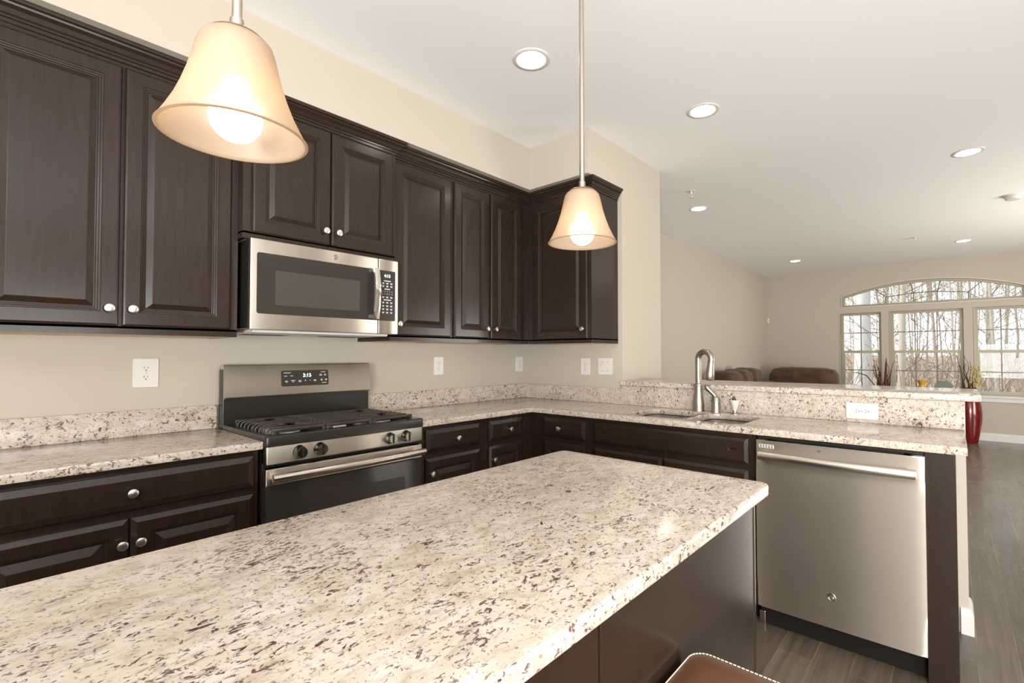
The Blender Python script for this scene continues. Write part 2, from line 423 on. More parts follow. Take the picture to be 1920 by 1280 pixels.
def sash_window(nm, x0, x1, ncol):
    y0, y1 = YF+.045, YF+.10
    f = .036; mid = 1.302
    b = MB()
    b.plate([(x0, WZ0), (x1, WZ0), (x1, WZ1), (x0, WZ1)],
            [[(x0+f, mid+.018), (x1-f, mid+.018), (x1-f, WZ1-f), (x0+f, WZ1-f)],
             [(x0+f+.014, WZ0+f+.012), (x1-f-.014, WZ0+f+.012), (x1-f-.014, mid-.026), (x0+f+.014, mid-.026)]], y0, y1, 'y')
    fr = struct(b.build(nm, M['winframe']))
    b = MB()
    for lo, hi, e in ((mid+.018, WZ1-f, f), (WZ0+f+.012, mid-.026, f+.014)):
        zc = (lo+hi)/2; b.box(x0+e, x1-e, y0+.014, y0+.026, zc-.007, zc+.007)
        for k in range(1, ncol):
            xc = x0+e+(x1-x0-2*e)*k/ncol; b.box(xc-.007, xc+.007, y0+.0145, y0+.0255, lo, hi)
    b.build('muntin_grid', M['muntin'], fr)
    b = MB(); b.box(x0+.03, x1-.03, y0+.027, y0+.033, WZ0+.03, WZ1-.03); b.build('pane', M['glass'], fr)
    b = MB(); b.box((x0+x1)/2-.03, (x0+x1)/2+.03, y0-.012, y0+.002, mid-.012, mid+.004, .003); b.build('sash_lock', M['winframe'], fr)
    # painted casing lip round the opening
    b = MB(); b.plate([(x0-.014, WZ0-.014), (x1+.014, WZ0-.014), (x1+.014, WZ1+.014), (x0-.014, WZ1+.014)],
                      [[(x0, WZ0), (x1, WZ0), (x1, WZ1), (x0, WZ1)]], YF-.008, YF+.03, 'y'); b.build('casing', M['wall'], fr)
sash_window('window_1', *W1, 2); sash_window('window_2', *W2, 3); sash_window('window_3', *W3, 2)
y0, y1 = YF+.045, YF+.10
b = MB(); b.plate(arch_loop(), [arch_loop(.036)], y0, y1, 'y'); aw = struct(b.build('window_4', M['winframe']))
b = MB()
def bar2(p, q, w=.007):
    p = Vector((p[0], 0, p[1])); q = Vector((q[0], 0, q[1])); d = (q-p).normalized(); n = Vector((-d.z, 0, d.x))*w
    bb = bmesh.new(); vs = []
    for yy in (y0+.014, y0+.026):
        vs.append([bb.verts.new((c.x, yy, c.z)) for c in (p+n, q+n, q-n, p-n)])
    A, B = vs
    bb.faces.new(A); bb.faces.new(B[::-1])
    for k in range(4): bb.faces.new((A[k], A[(k+1) % 4], B[(k+1) % 4], B[k]))
    bmesh.ops.recalc_face_normals(bb, faces=bb.faces); b.add(bb)
mx = [WC-.50, WC-.145, WC+.145, WC+.50]
mz = [2.188, 2.228, 2.228, 2.188]
tx = [(WC-.65, 2.335), (WC-.185, 2.396), (WC+.185, 2.396), (WC+.65, 2.335)]
for k in range(4):
    bar2((mx[k], AZ0+.03), (mx[k], mz[k])); bar2((mx[k], mz[k]), tx[k])
    if k: bar2((mx[k-1], mz[k-1]), (mx[k], mz[k]))
b.build('muntin_grid', M['muntin'], aw)
b = MB(); b.plate(arch_loop(.03), [], y0+.027, y0+.033, 'y'); b.build('pane', M['glass'], aw)
b = MB(); b.plate(arch_loop(-.010), [arch_loop()], YF-.01, YF+.03, 'y'); b.build('casing', M['trim'], aw)
b = MB(); b.box(1.14, 3.50, YF-.075, YF+.04, .628, .652, .005); b.box(1.17, 3.47, YF-.018, YF, .565, .628, .003); struct(b.build('trim_1', M['trim']))

# ------------------------------------------------------------------ woods outside
rnd = random.Random(7)
bm = bmesh.new(); NX, NY = 40, 30; grid = []
for j in range(NY+1):
    yy = YF+.6+(j/NY)**1.6*60
    row = []
    for i in range(NX+1):
        xx = -45+95*i/NX
        row.append(bm.verts.new((xx, yy, -.55+.03*(yy-YF)+.35*math.sin(xx*.3+yy*.17)*min(1, (yy-YF)/8))))
    grid.append(row)
for j in range(NY):
    for i in range(NX): bm.faces.new((grid[j][i], grid[j][i+1], grid[j+1][i+1], grid[j+1][i]))
b = MB(); b.bm.free(); b.bm = bm; struct(b.build('ground_woods', M['ground'], smooth=60))

def tree(x, y, r, h, lean, seed, label, group=None, bark='bark', nb=16):
    R = random.Random(seed); z0 = -.55+.03*(y-YF)-.4
    root = thing('bare_tree', (x, y, z0), label, 'tree', group)
    pts = []; rad = []
    n = 9; px = x; py = y
    for k in range(n):
        t = k/(n-1); pts.append((px+lean*h*t+R.uniform(-.05, .05), py+R.uniform(-.05, .05), z0+h*t)); rad.append(r*(1-.75*t))
    tm = MB(); tm.tube(pts, rad, 9); tm.build('trunk', M[bark], root, 60)
    bm_ = MB()
    def branch(p, d, L, rr, depth):
        q = [p]; v = d.copy()
        for k in range(4):
            v = (v+Vector((R.uniform(-.3, .3), R.uniform(-.3, .3), R.uniform(-.1, .3)))).normalized(); q.append(q[-1]+v*L/4)
        bm_.tube(q, [rr*(1-.2*k) for k in range(5)], 4, False)
        if depth:
            for k in range(R.randint(2, 3)):
                s_ = R.randint(1, 4); dd = (v+Vector((R.uniform(-1, 1), R.uniform(-1, 1), R.uniform(-.2, .8)))).normalized()
                branch(q[s_], dd, L*R.uniform(.45, .7), max(rr*.55, .006), depth-1)
    for k in range(nb):
        t = R.uniform(.12, .95); i = min(int(t*(n-1)), n-2); u = t*(n-1)-i
        p = Vector(pts[i]).lerp(Vector(pts[i+1]), u); an = R.uniform(0, 2*PI)
        branch(p, Vector((math.cos(an), math.sin(an), R.uniform(.1, .9))).normalized(), R.uniform(.8, 2.2)*h/9, max(r*.28, .012)*(1-.5*t), 2)
    bm_.build('branches', M['twigs'], root)
tree(.72, 13.2, .24, 12, .012, 1, 'thick pale grey tree trunk seen through the left window of the three', bark='barkbig', nb=10)
spots = []
for k in range(58):
    y = 12+26*(k/57)**1.1; sp = .34*(y-CY)
    spots.append((2.3+rnd.uniform(-.5, .62)*sp*.9-.02*(y-10), y+rnd.uniform(-.6, .6)))
for i, (x, y) in enumerate(spots):
    if abs(x-.5) < .6 and y < 16: x += 1.3
    tree(x, y, (rnd.uniform(.055, .085) if i % 5 == 0 else rnd.uniform(.022, .045)), rnd.uniform(8, 13), rnd.uniform(-.04, .04), 100+i, 'slender bare winter tree in the sunlit woods beyond the windows', 'bare trees in the woods outside', nb=24)
# tangle of undergrowth nobody could count
R = random.Random(5); ub = MB()
for k in range(1500):
    y = R.uniform(10.5, 30); x = 2.3+R.uniform(-.4, .55)*(y+3)*.75; z = -.6+.03*(y-YF)
    p = Vector((x, y, z)); v = Vector((R.uniform(-.5, .5), R.uniform(-.4, .4), 1)).normalized(); q = [p]
    for s_ in range(4): v = (v+Vector((R.uniform(-.4, .4), R.uniform(-.4, .4), R.uniform(-.2, .3)))).normalized(); q.append(q[-1]+v*R.uniform(.2, .75))
    ub.tube(q, [.012, .01, .008, .006, .003], 3, False)
tag(ub.build('undergrowth', M['twigs']), 'tangle of bare twigs and brush on the forest floor outside', 'undergrowth', kind='stuff')

# ------------------------------------------------------------------ cabinets
DOOR = [(0, .0), (0, .013), (.003, .017), (.008, .019), (.050, .019), (.0515, .0165), (.057, .0155), (.0585, .013), (.064, .012),
        (.0655, .0085), (.069, .008), (.087, .0165), (.089, .017)]
DRAWER = [(0, 0), (0, .010), (.002, .0115), (.022, .019), (.0235, .020), (.024, .0195)]
BDOOR = [(0, 0), (0, .010), (.002, .0115), (.016, .019), (.052, .019), (.0535, .0165), (.060, .015), (.062, .0095), (.066, .009), (.092, .0175), (.094, .018)]
KN = [(0, 0), (.0055, 0), (.0055, .012), (.009, .016), (.0145, .019), (.0155, .023), (.0145, .0265), (.010, .0285), (0, .029)]
def knob(face, o, u, v, parent):
    b = MB(); b.lathe(KN, n=20, mat=Matrix.Translation((o, u, v) if face == 'x' else (u, o, v)), axis='x' if face == 'x' else 'y')
    return b.build('knob', M['knob'], parent, 40)
def door(face, o, u0, u1, v0, v1, parent, kn=None, prof=DOOR, name='door'):
    b = MB(); b.rings(face, o, u0, u1, v0, v1, prof); d = b.build(name, M['cab'], parent)
    if kn: knob(face, o+.018 if face == 'x' else o-.018, kn[0], kn[1], d)
    return d
ZB = 1.332   # underside of wall cabinets
ZD0, ZD1 = 1.362, 2.316
ZC = 2.335
def wall_cab(label, group, x, y, doors, face='x', zb=ZB, zd0=ZD0, zd1=ZD1, fr=.33):
    """x,y = plan extents; doors = (u0,u1,knob side)"""
    t = thing('wall_cabinet', ((x[0]+x[1])/2, (y[0]+y[1])/2, zb), label, 'cabinet', group)
    b = MB()
    th = .018
    b.box(x[0], x[1], y[0], y[1], zb+.022, ZC-.001)
    # hanging side panels and face frame below the recessed floor
    if face == 'x':
        b.box(x[1]-th, x[1], y[0], y[1], zb, zb+.03); b.box(x[0], x[1]-th, y[0], y[0]+th, zb, zb+.03); b.box(x[0], x[1]-th, y[1]-th, y[1], zb, zb+.03)
    else:
        b.box(x[0], x[1], y[0], y[0]+th, zb, zb+.03); b.box(x[0], x[0]+th, y[0]+th, y[1], zb, zb+.03); b.box(x[1]-th, x[1], y[0]+th, y[1], zb, zb+.03)
    b.build('carcass', M['cab'], t)
    b = MB()
    if face == 'x': b.box(x[0], x[1]-th, y[0]+th, y[1]-th, zb+.001, zb+.022)
    else: b.box(x[0]+th, x[1]-th, y[0]+th, y[1], zb+.001, zb+.022)
    b.build('underside', M['cabin'], t)
    o = x[1] if face == 'x' else y[0]
    for u0, u1, ks in doors:
        ku = u0+.028 if ks < 0 else u1-.028
        door(face, o, u0, u1, zd0, zd1, t, (ku, zd0+.062))
    return t
U1 = (-2.995, -2.2195)
wall_cab('tall dark two-door wall cabinet above the counter left of the range', None, (.001, .331), U1, [(-2.982, -2.6121, 1), (-2.6016, -2.2481, -1)])
UM = (-2.219, -1.477)
wall_cab('short two-door dark cabinet directly above the microwave', None, (.001, .381), UM, [(-2.1855, -1.8445, 1), (-1.838, -1.5013, -1)], zb=1.752, zd0=1.778, zd1=2.322)
wall_cab('single-door dark wall cabinet just right of the microwave', None, (.001, .331), (-1.4765, -1.047), [(-1.462, -1.0625, -1)])
wall_cab('narrow two-door dark wall cabinet ending in the kitchen corner', None, (.001, .331), (-1.0465, -.332), [(-1.0335, -.7403, 1), (-.7208, -.4279, -1)])
XE = .872
wall_cab('single-door dark wall cabinet behind the farther pendant lamp', None, (.332, XE), (-.331, -.001), [(.388, .848, 1)], face='y')
# crown moulding
def crown_prof(z): # (outward, z)
    return [(0, z), (.006, z), (.006, z+.012), (.011, z+.014), (.011, z+.022), (.016, z+.026), (.024, z+.040), (.034, z+.050), (.036, z+.056), (.044, z+.060), (.046, z+.0725), (0, z+.0725)]
def crown(label, path, nout, z=ZC):
    b = MB(); b.sweep(path, crown_prof(z), nout); tag(b.build('crown_molding', M['cab']), label, 'crown moulding')
crown('dark crown moulding along the top of the cabinet left of the range', [(.331, -2.995), (.331, -2.2195)], [(1, 0), (1, 0)])
crown('dark crown moulding on the projecting cabinet above the microwave', [(.331, -2.219), (.381, -2.219), (.381, -1.477), (.331, -1.477)], [(0, -1), (1, -1), (1, 1), (0, 1)], ZC-.006)
crown('dark L-shaped crown moulding turning the kitchen corner', [(.331, -1.476), (.331, -.331), (XE, -.331), (XE, -.001)], [(1, 0), (1, -1), (1, -1), (1, 0)])

FX = .530   # base cabinet frame plane
def base_cab(label, face, u, parts, toe=True, z1=.883):
    o = FX
    t = thing('base_cabinet', (.3, (u[0]+u[1])/2, 0) if face == 'x' else ((u[0]+u[1])/2, -.3, 0), label, 'cabinet')
    def bx(d0, d1, z0, z1_, mt, nm):
        b = MB()
        if face == 'x': b.box(d0, d1, u[0], u[1], z0, z1_)
        else: b.box(u[0], u[1], -d1, -d0, z0, z1_)
        b.build(nm, M[mt], t)
    bx(.002, o, .10, z1, 'cab', 'carcass'); bx(.05, o-.07, .0, .10, 'toe', 'toe_kick')
    for kind, u0, u1, v0, v1, kn in parts:
        door(face, o if face == 'x' else -o, u0, u1, v0, v1, t, kn, DRAWER if kind == 'd' else BDOOR, 'drawer' if kind in 'df' else 'door')
    return t
ZR0, ZR1, ZQ0, ZQ1 = .737, .8595, .125, .7085
def Y(y): return CY+(y-CY)*1.0255   # measured on a plane 5 cm further out
base_cab('dark base cabinet with one wide drawer under the counter left of the range', 'x', (-3.0, -2.203),
         [('d', -2.978, -2.220, ZR0, ZR1, (-2.600, .796)), ('b', -2.978, -2.6065, ZQ0, ZQ1, (-2.625, .630)), ('b', -2.6005, -2.220, ZQ0, ZQ1, (-2.577, .630))])
base_cab('dark base cabinet with one drawer right beside the range', 'x', (-1.437, -1.024),
         [('d', Y(-1.4413)+.012, Y(-1.0528), ZR0, ZR1, (Y(-1.2293), .796)), ('b', Y(-1.4413)+.012, Y(-1.0528), ZQ0, ZQ1, (Y(-1.4013), .630))])
base_cab('narrow dark base cabinet beside the inner corner on the range wall', 'x', (-1.0235, -.531),
         [('d', Y(-1.0008)+.02, Y(-.6895), ZR0, ZR1, (Y(-.8166), .796)), ('b', Y(-1.0008)+.02, Y(-.6895), ZQ0, ZQ1, (Y(-.9534), .630))])
base_cab('narrow dark base cabinet beside the inner corner under the sink run', 'y', (.5305, .985),
         [('d', .640, .965, ZR0, ZR1, (.780, .796)), ('b', .640, .965, ZQ0, ZQ1, (.93, .63))])
base_cab('wide dark sink base cabinet with a long false drawer front', 'y', (.9855, 1.926),
         [('f', 1.022, 1.893, ZR0, ZR1, None), ('b', 1.022, 1.4545, ZQ0, ZQ1, (1.43, .63)), ('b', 1.4605, 1.893, ZQ0, ZQ1, (1.485, .63))])
# end panel right of the dishwasher
b = MB(); b.box(2.541, 2.632, -.545, -.002, .0, .883, .002); tag(b.build('end_panel', M['cab']), 'dark upright end panel between dishwasher and white wall end', 'panel')

# ------------------------------------------------------------------ granite
CT, CB = .914, .884
CO = .572
b = MB(); b.plate([(.001, -3.02), (CO, -3.02), (CO, -2.199), (.001, -2.199)], [], CB, CT, bev=.003, both=True)
tag(b.build('countertop', M['granite'], smooth=40), 'speckled granite countertop left of the range', 'countertop')
sx0, sx1, sy0, sy1 = 1.20, 1.845, -.488, -.122
smid = 1.555
b = MB(); b.plate([(.001, -1.437), (CO, -1.437), (CO, -CO), (2.665, -CO), (2.665, -.001), (.001, -.001)],
                  [rrect(sx0, smid-.012, sy0, sy1, .06)[::-1], rrect(smid+.012, sx1, sy0, sy1, .06)[::-1]], CB, CT, bev=.003, both=True)
tag(b.build('countertop', M['granite'], smooth=40), 'L-shaped granite countertop wrapping the corner with the sink cut into it', 'countertop')
BS = 1.022
b = MB(); b.box(.0, .02, -3.02, -2.199, CT, BS, .002); tag(b.build('backsplash', M['granite']), 'low granite backsplash behind the counter left of the range', 'backsplash')
b = MB(); b.box(.0, .02, -1.437, -.021, CT, BS, .002); tag(b.build('backsplash', M['granite']), 'low granite backsplash between the range and the corner', 'backsplash')
b = MB(); b.box(.0, XW, -.02, -.0005, CT, BS, .002); tag(b.build('backsplash', M['granite']), 'low granite backsplash under the outlet and switch on the partition wall', 'backsplash')
b = MB(); b.box(XW+.0005, PE-.002, -.02, -.0005, CT, 1.0435, .002); tag(b.build('backsplash', M['granite']), 'tall granite backsplash behind the faucet below the raised bar', 'backsplash')
b = MB(); b.plate(rrect(XW+.002, 2.722, -.036, .50, .03, corners=(1, 0, 0, 1)), [], 1.0445, 1.0745, bev=.004, both=True)
tag(b.build('bar_top', M['granite'], smooth=40), 'long raised granite bar top above the sink backsplash', 'bar top')
b = MB(); b.plate(rrect(1.567, 2.2595, -3.75, -1.556, .028), [], CB, CT, bev=.005, both=True)
tag(b.build('granite_slab', M['granite'], smooth=40), 'large speckled granite slab on the kitchen island', 'countertop')

# island base
t = thing('kitchen_island', (1.9, -2.6, 0), 'dark wooden island base under the big granite slab', 'kitchen island')
b = MB(); b.box(1.62, 2.2215, -3.72, -1.592, .10, CB-.0005); b.build('carcass', M['cab'], t)
b = MB(); b.box(1.69, 2.20, -3.70, -1.62, 0, .10); b.build('toe_kick', M['toe'], t)
b = MB(); b.box(2.2215, 2.2265, -2.335, -1.605, .0, CB-.001, .001); b.build('side_panel', M['cab'], t)
b = MB(); b.box(2.2215, 2.2265, -3.70, -2.341, .0, CB-.001, .001); b.build('side_panel', M['cab'], t)
b = MB(); b.box(2.200, 2.2285, -1.604, -1.586, .0, CB-.001, .004); b.build('corner_post', M['cab'], t)
for k in range(4):
    u0 = -3.70+k*.525
    b = MB(); bb = MB(); bb.rings('x', 0, u0, u0+.515, .13, .87, BDOOR)
    for v in bb.bm.verts: v.co.x = 1.62-v.co.x
    me = D.meshes.new('t'); bb.bm.to_mesh(me); bb.bm.free(); b.bm.from_mesh(me); D.meshes.remove(me); b.build('door', M['cab'], t)

# ------------------------------------------------------------------ sink and tap
t = thing('kitchen_sink', (1.52, -.32, .70), 'stainless double-bowl sink set under the granite by the faucet', 'sink')
def bowl(x0, x1, y0, y1):
    b = MB(); bm_ = bmesh.new(); rs = []
    for ins, z, r in ((-.012, CB-.001, .07), (.0, CB-.001, .06), (.004, CB-.012, .058), (.012, .73, .06), (.030, .705, .06), (.06, .70, .05)):
        rs.append([bm_.verts.new((p[0], p[1], z)) for p in rrect(x0+ins, x1-ins, y0+ins, y1-ins, r)])
    for A, B in zip(rs, rs[1:]):
        for k in range(len(A)): bm_.faces.new((A[k], A[(k+1) % len(A)], B[(k+1) % len(A)], B[k]))
    bm_.faces.new(rs[-1]); b.add(bm_); return b
bo = bowl(sx0, smid-.012, sy0, sy1).build('bowl', M['sink'], t, 40)
b = MB(); b.lathe([(.045, .7005), (.045, .703), (.03, .702), (.0, .701)], (1.37, -.32, 0)); b.build('drain', M['chrome'], bo, 40)
bo = bowl(smid+.012, sx1, sy0, sy1).build('bowl', M['sink'], t, 40)
b = MB(); b.lathe([(.045, .7005), (.045, .703), (.03, .702), (.0, .701)], (1.70, -.32, 0)); b.build('drain', M['chrome'], bo, 40)

fx, fy = 1.468, -.072
t = thing('faucet', (fx, fy, CT), 'brushed nickel gooseneck faucet standing behind the sink', 'faucet')
b = MB(); b.lathe([(0, CT+.0005), (.034, CT+.0005), (.035, CT+.006), (.0315, CT+.013), (.0335, CT+.030), (.032, CT+.05), (.0275, CT+.09), (.0235, CT+.125), (.0235, CT+.152), (.0275, CT+.155), (.0275, CT+.164), (.020, CT+.168), (0, CT+.168)], (fx, fy, 0)); b.build('body', M['faucet'], t, 40)
dv = Vector((.96, -.28, 0)); zc = CT+.313; Rr = .046
pts = [(fx, fy, CT+.16+.158*k/4) for k in range(5)]
for k in range(1, 15):
    an = PI-(PI+.24)*k/14; q = Vector((fx, fy, zc))+dv*(Rr+Rr*math.cos(an)); pts.append((q.x, q.y, zc+Rr*math.sin(an)))
b = MB(); b.tube(pts, .0178, 16); b.build('spout', M['faucet'], t, 50)
e0 = Vector(pts[-1]); tg = (Vector(pts[-1])-Vector(pts[-2])).normalized()
b = MB(); b.tube([e0-tg*.004, e0, e0+tg*.012, e0+tg*.04, e0+tg*.075, e0+tg*.105, e0+tg*.112], [.018, .020, .020, .022, .0265, .0275, .024], 18); b.build('spray_head', M['faucet'], t, 40)

hx, hy = 1.572, -.072
t = thing('sink_mixer', (hx, hy, CT), 'separate nickel lever mixer just right of the gooseneck faucet', 'mixer tap')
b = MB(); b.lathe([(0, CT+.0005), (.0295, CT+.0005), (.030, CT+.006), (.0265, CT+.012), (.0285, CT+.03), (.0255, CT+.055), (.0255, CT+.062), (.029, CT+.064), (.029, CT+.070), (.026, CT+.074), (.026, CT+.083), (.019, CT+.094), (0, CT+.098)], (hx, hy, 0)); b.build('body', M['faucet'], t, 40)
b = MB(); b.tube([(hx, hy, CT+.088), (hx-.010, hy-.004, CT+.105), (hx-.026, hy-.008, CT+.122), (hx-.042, hy-.012, CT+.138), (hx-.050, hy-.014, CT+.155), (hx-.050, hy-.014, CT+.162)], [.012, .0115, .012, .015, .0155, .009], 14); b.build('lever', M['faucet'], t, 50)

px_, py_ = 1.680, -.072
t = thing('soap_dispenser', (px_, py_, CT), 'small white tapered dispenser on a dark base right of the lever handle', 'dispenser')
b = MB(); b.lathe([(0, CT+.0005), (.026, CT+.0005), (.026, CT+.004), (.012, CT+.009), (.011, CT+.02), (0, CT+.02)], (px_, py_, 0)); b.build('base', M['faucet'], t, 40)
b = MB(); b.lathe([(0, CT+.02), (.011, CT+.02), (.016, CT+.04), (.026, CT+.075), (.024, CT+.079), (0, CT+.078)], (px_, py_, 0)); b.build('cup', M['plastic'], t, 40)
b = MB(); b.lathe([(0, CT+.078), (.010, CT+.078), (.010, CT+.088), (.006, CT+.092), (.006, CT+.100), (0, CT+.101)], (px_-.004, py_, 0)); b.build('pump_top', M['enamel'], t, 40)

# ------------------------------------------------------------------ outlets and switch
def outlet(face, o, u, v, label, wide=.070, horiz=False, hgt=.114):
    loc = (o, u, v) if face == 'x' else (u, o, v)
    t = thing('wall_outlet', loc, label, 'outlet', None)
    w, h = (hgt, wide) if horiz else (wide, hgt)
    def pl(outl, d0, d1, mt, nm, par, bev=0):
        b = MB(); b.plate(outl, [], 0, d1-d0, 'z', bev)
        bm2 = b.bm.copy(); b.bm.free(); b.bm = bmesh.new(); b.add(bm2, face_mat(face, (o+d0) if face == 'x' else (o-d0), u, v)); return b.build(nm, M[mt], par)
    p = pl(rrect(-w/2, w/2, -h/2, h/2, .006), .0005, .006, 'plastic', 'plate', t, .002)
    for sgn in (-1, 1):
        cu, cv = (sgn*.0195, 0) if horiz else (0, sgn*.0195)
        ring = [(cu+max(-.0135 if horiz else -.017, min(.0135 if horiz else .017, .018*math.cos(q))), cv+max(-.017 if horiz else -.0135, min(.017 if horiz else .0135, .018*math.sin(q)))) for q in [2*PI*k/36 for k in range(36)]]
        uniq = [ring[0]]
        for q in ring[1:]:
            if (q[0]-uniq[-1][0])**2+(q[1]-uniq[-1][1])**2 > 1e-8: uniq.append(q)
        s = pl(uniq, .0055, .0072, 'plastic', 'socket', t, .0006)
        b = MB(); bm2 = bmesh.new()
        for du, dv_, ww, hh in ((-.0062, .003, .0022, .0085), (.0062, .003, .0022, .0068)):
            if horiz: du, dv_, ww, hh = -dv_, du, hh, ww
            bb = bmesh.new(); bmesh.ops.create_cube(bb, size=1)
            for q in bb.verts: q.co = Vector((cu+du+q.co.x*ww, cv+dv_+q.co.y*hh, .0068+q.co.z*.001))
            b.add(bb, face_mat(face, o, u, v))
        gu, gv = (.0075, 0) if horiz else (0, -.0075)
        b.lathe([(0, .0066), (.0026, .0066), (.0026, .0074), (0, .0074)], n=12, mat=face_mat(face, o, u, v) @ Matrix.Translation((cu+gu, cv+gv, 0)))
        b.build('slots', M['slot'], s)
    b = MB(); b.lathe([(0, .006), (.003, .006), (.0025, .0068), (0, .007)], n=10, mat=face_mat(face, o, u, v)); b.build('screw', M['nickel'], t)
outlet('x', 0, -2.4655, 1.179, 'large white outlet plate on the wall left of the range', .090, hgt=.125)
outlet('x', 0, -.882, 1.181, 'white wall outlet on the range wall between the range and the corner', .080, hgt=.122)
outlet('x', 0, -.070, 1.181, 'white wall outlet tight beside the kitchen corner', .080, hgt=.118)
outlet('y', 0, .597, 1.169, 'white wall outlet left of the double switch plate', .082, hgt=.122)
outlet('y', -.02, 2.282, .9715, 'white horizontal outlet set in the granite backsplash', .080, True, .134)
t = thing('light_switch', (.767, 0, 1.172), 'white double switch plate beside the end of the partition wall', 'switch')
b = MB(); b.plate(rrect(.709, .826, 1.113, 1.231, .006), [], -.006, -.0005, 'y', .001, True); b.build('plate', M['plastic'], t)
for cu, tl in ((.744, .5), (.791, -.5)):
    b = MB(); b.box(cu-.0055, cu+.0055, -.0075, -.0055, 1.160, 1.184, .0008); s = b.build('toggle_slot', M['plastic'], t)
    b = MB(); b.box(cu-.0035, cu+.0035, -.016, -.006, 1.172+tl*.012-.003, 1.172+tl*.012+.004, .001); b.build('toggle', M['plastic'], s)
    b = MB()
    for zz in (1.142, 1.202): b.lathe([(0, 0), (.003, 0), (.0025, .0012), (0, .0014)], (cu, -.006, zz), 'y', 10)
    b.build('screw', M['nickel'], s)

# ------------------------------------------------------------------ gas range
def badge(face, o, u, v, r, parent, name='badge', mt='nickel'):
    """round maker's emblem with a looped monogram"""
    b = MB(); F = face_mat(face, o, u, v)
    b.lathe([(0, 0), (r, 0), (r, .0016), (r*.86, .0022), (r*.80, .0012), (0, .0012)], n=36, mat=F)
    p = b.build(name, M[mt], parent, 40)
    b = MB(); b.add(text_bm('GE', r*1.0, .0005), F @ Matrix.Translation((0, 0, .0016)))
    for q0 in range(4):
        pts = [(F @ Vector((r*(.70*math.cos(PI/2*q0+s)), r*(.70*math.sin(PI/2*q0+s)), .0016))) for s in (.25, .55, .8, 1.05, 1.3)]
        b.tube(pts, r*.035, 5)
    b.build('monogram', M['steel_bar'], p)
    return p
def dashes(face, o, items, parent, name='markings'):
    """rows of tiny unreadable key legends: (u, v, width, height)"""
    b = MB()
    for u, v, w, h in items:
        if face == 'x': b.box(o, o+.0004, u-w/2, u+w/2, v-h/2, v+h/2)
        else: b.box(u-w/2, u+w/2, o-.0004, o, v-h/2, v+h/2)
    return b.build(name, M['print'], parent)
def words(face, o, items, parent, name, mt):
    b = MB()
    for txt, u, v, s in items: b.add(text_bm(txt, s, .0002), face_mat(face, o, u, v))
    return b.build(name, M[mt], parent)

RY0, RY1 = -2.193, -1.447
RF = .590
rc = (RY0+RY1)/2
t = thing('gas_range', (.3, rc, 0), 'stainless gas range with black grates between the two counters', 'range')
b = MB(); b.box(.022, RF-.045, RY0, RY1, .03, .895, .003)
for yy in (RY0+.05, RY1-.05): b.box(.45, .49, yy-.02, yy+.02, 0, .03); b.box(.08, .12, yy-.02, yy+.02, 0, .03)
b.build('body', M['enamel'], t)
# cooktop: black tray with raised rim
b = MB()
b.plate(rrect(.085, RF+.004, RY0-.004, RY1+.004, .012), [rrect(.115, RF-.035, RY0+.028, RY1-.028, .03)[::-1]], .893, .934, bev=.006)
b.box(.10, RF-.03, RY0+.02, RY1-.02, .893, .906)
ct = b.build('cooktop', M['enamel'], t, 40)
GZ = .958
def grate(ya, yb, ends):
    b = MB(); x0, x1 = .125, RF-.040; w = .0048
    b.box(x0, x0+2*w, ya, yb, GZ-.016, GZ-.002, .003); b.box(x1-2*w, x1, ya, yb, GZ-.018, GZ-.002, .004)
    n = 10; yc = (ya+yb)/2
    def bar(xx, p, q, dp, dq):
        b.box(xx-w, xx+w, p+(.012 if dp else 0), q-(.012 if dq else 0), GZ-.009, GZ, .0035)
        if dp: b.tube([(xx, p+.014, GZ-.0065), (xx, p+.006, GZ-.009), (xx, p, GZ-.016), (xx, p-.002, GZ-.030)], w*1.05, 8)
        if dq: b.tube([(xx, q-.014, GZ-.0065), (xx, q-.006, GZ-.009), (xx, q, GZ-.016), (xx, q+.002, GZ-.030)], w*1.05, 8)
    for k in range(1, n):
        xx = x0+(x1-x0)*k/n
        near = min(abs(xx-(x0+(x1-x0)*.25)), abs(xx-(x0+(x1-x0)*.75)))
        if near < .03 and ends: bar(xx, ya, ya+.078, ends == 1, False); bar(xx, yb-.078, yb, False, ends == 2)
        else: bar(xx, ya, yb, ends == 1, ends == 2)
    for yy in ([ya+.005] if ends != 1 else [])+([yb-.005] if ends != 2 else []): b.box(x0, x1, yy-.005, yy+.005, GZ-.018, GZ-.004, .003)
    if ends:
        for fx_ in (.25, .75):
            xx = x0+(x1-x0)*fx_
            for sx, sy in ((1, 1), (-1, 1), (1, -1), (-1, -1)):
                b.tube([(xx+sx*.012, yc+sy*.018, GZ-.004), (xx+sx*.052, yc+sy*.085, GZ-.004)], .0048, 6)
    for xx in (x0+.006, (x0+x1)/2, x1-.006):
        for yy in (ya+.008, yb-.008): b.box(xx-.008, xx+.008, yy-.007, yy+.007, .9065, GZ-.012, .002)
    return b.build('grate', M['iron'], t, 40)
wg = (RY1-RY0-.075)/3
for k in range(3): grate(RY0+.035+k*(wg+.0025), RY0+.035+k*(wg+.0025)+wg, (1, 0, 2)[k])
for yy in (RY0+.035+wg/2, RY1-.035-wg/2):
    for xx in (.225, .445):
        b = MB(); b.lathe([(0, .9062), (.046, .9062), (.044, .924), (.036, .930), (0, .930)], (xx, yy, 0)); bp = b.build('burner', M['alu'], t, 40)
        b = MB(); b.lathe([(0, .930), (.037, .930), (.038, .934), (.034, .939), (0, .940)], (xx, yy, 0)); b.build('burner_cap', M['iron'], bp, 40)
b = MB(); b.box(.20, .46, rc-.035, rc+.035, .9062, .928, .008); bp = b.build('burner', M['alu'], t)
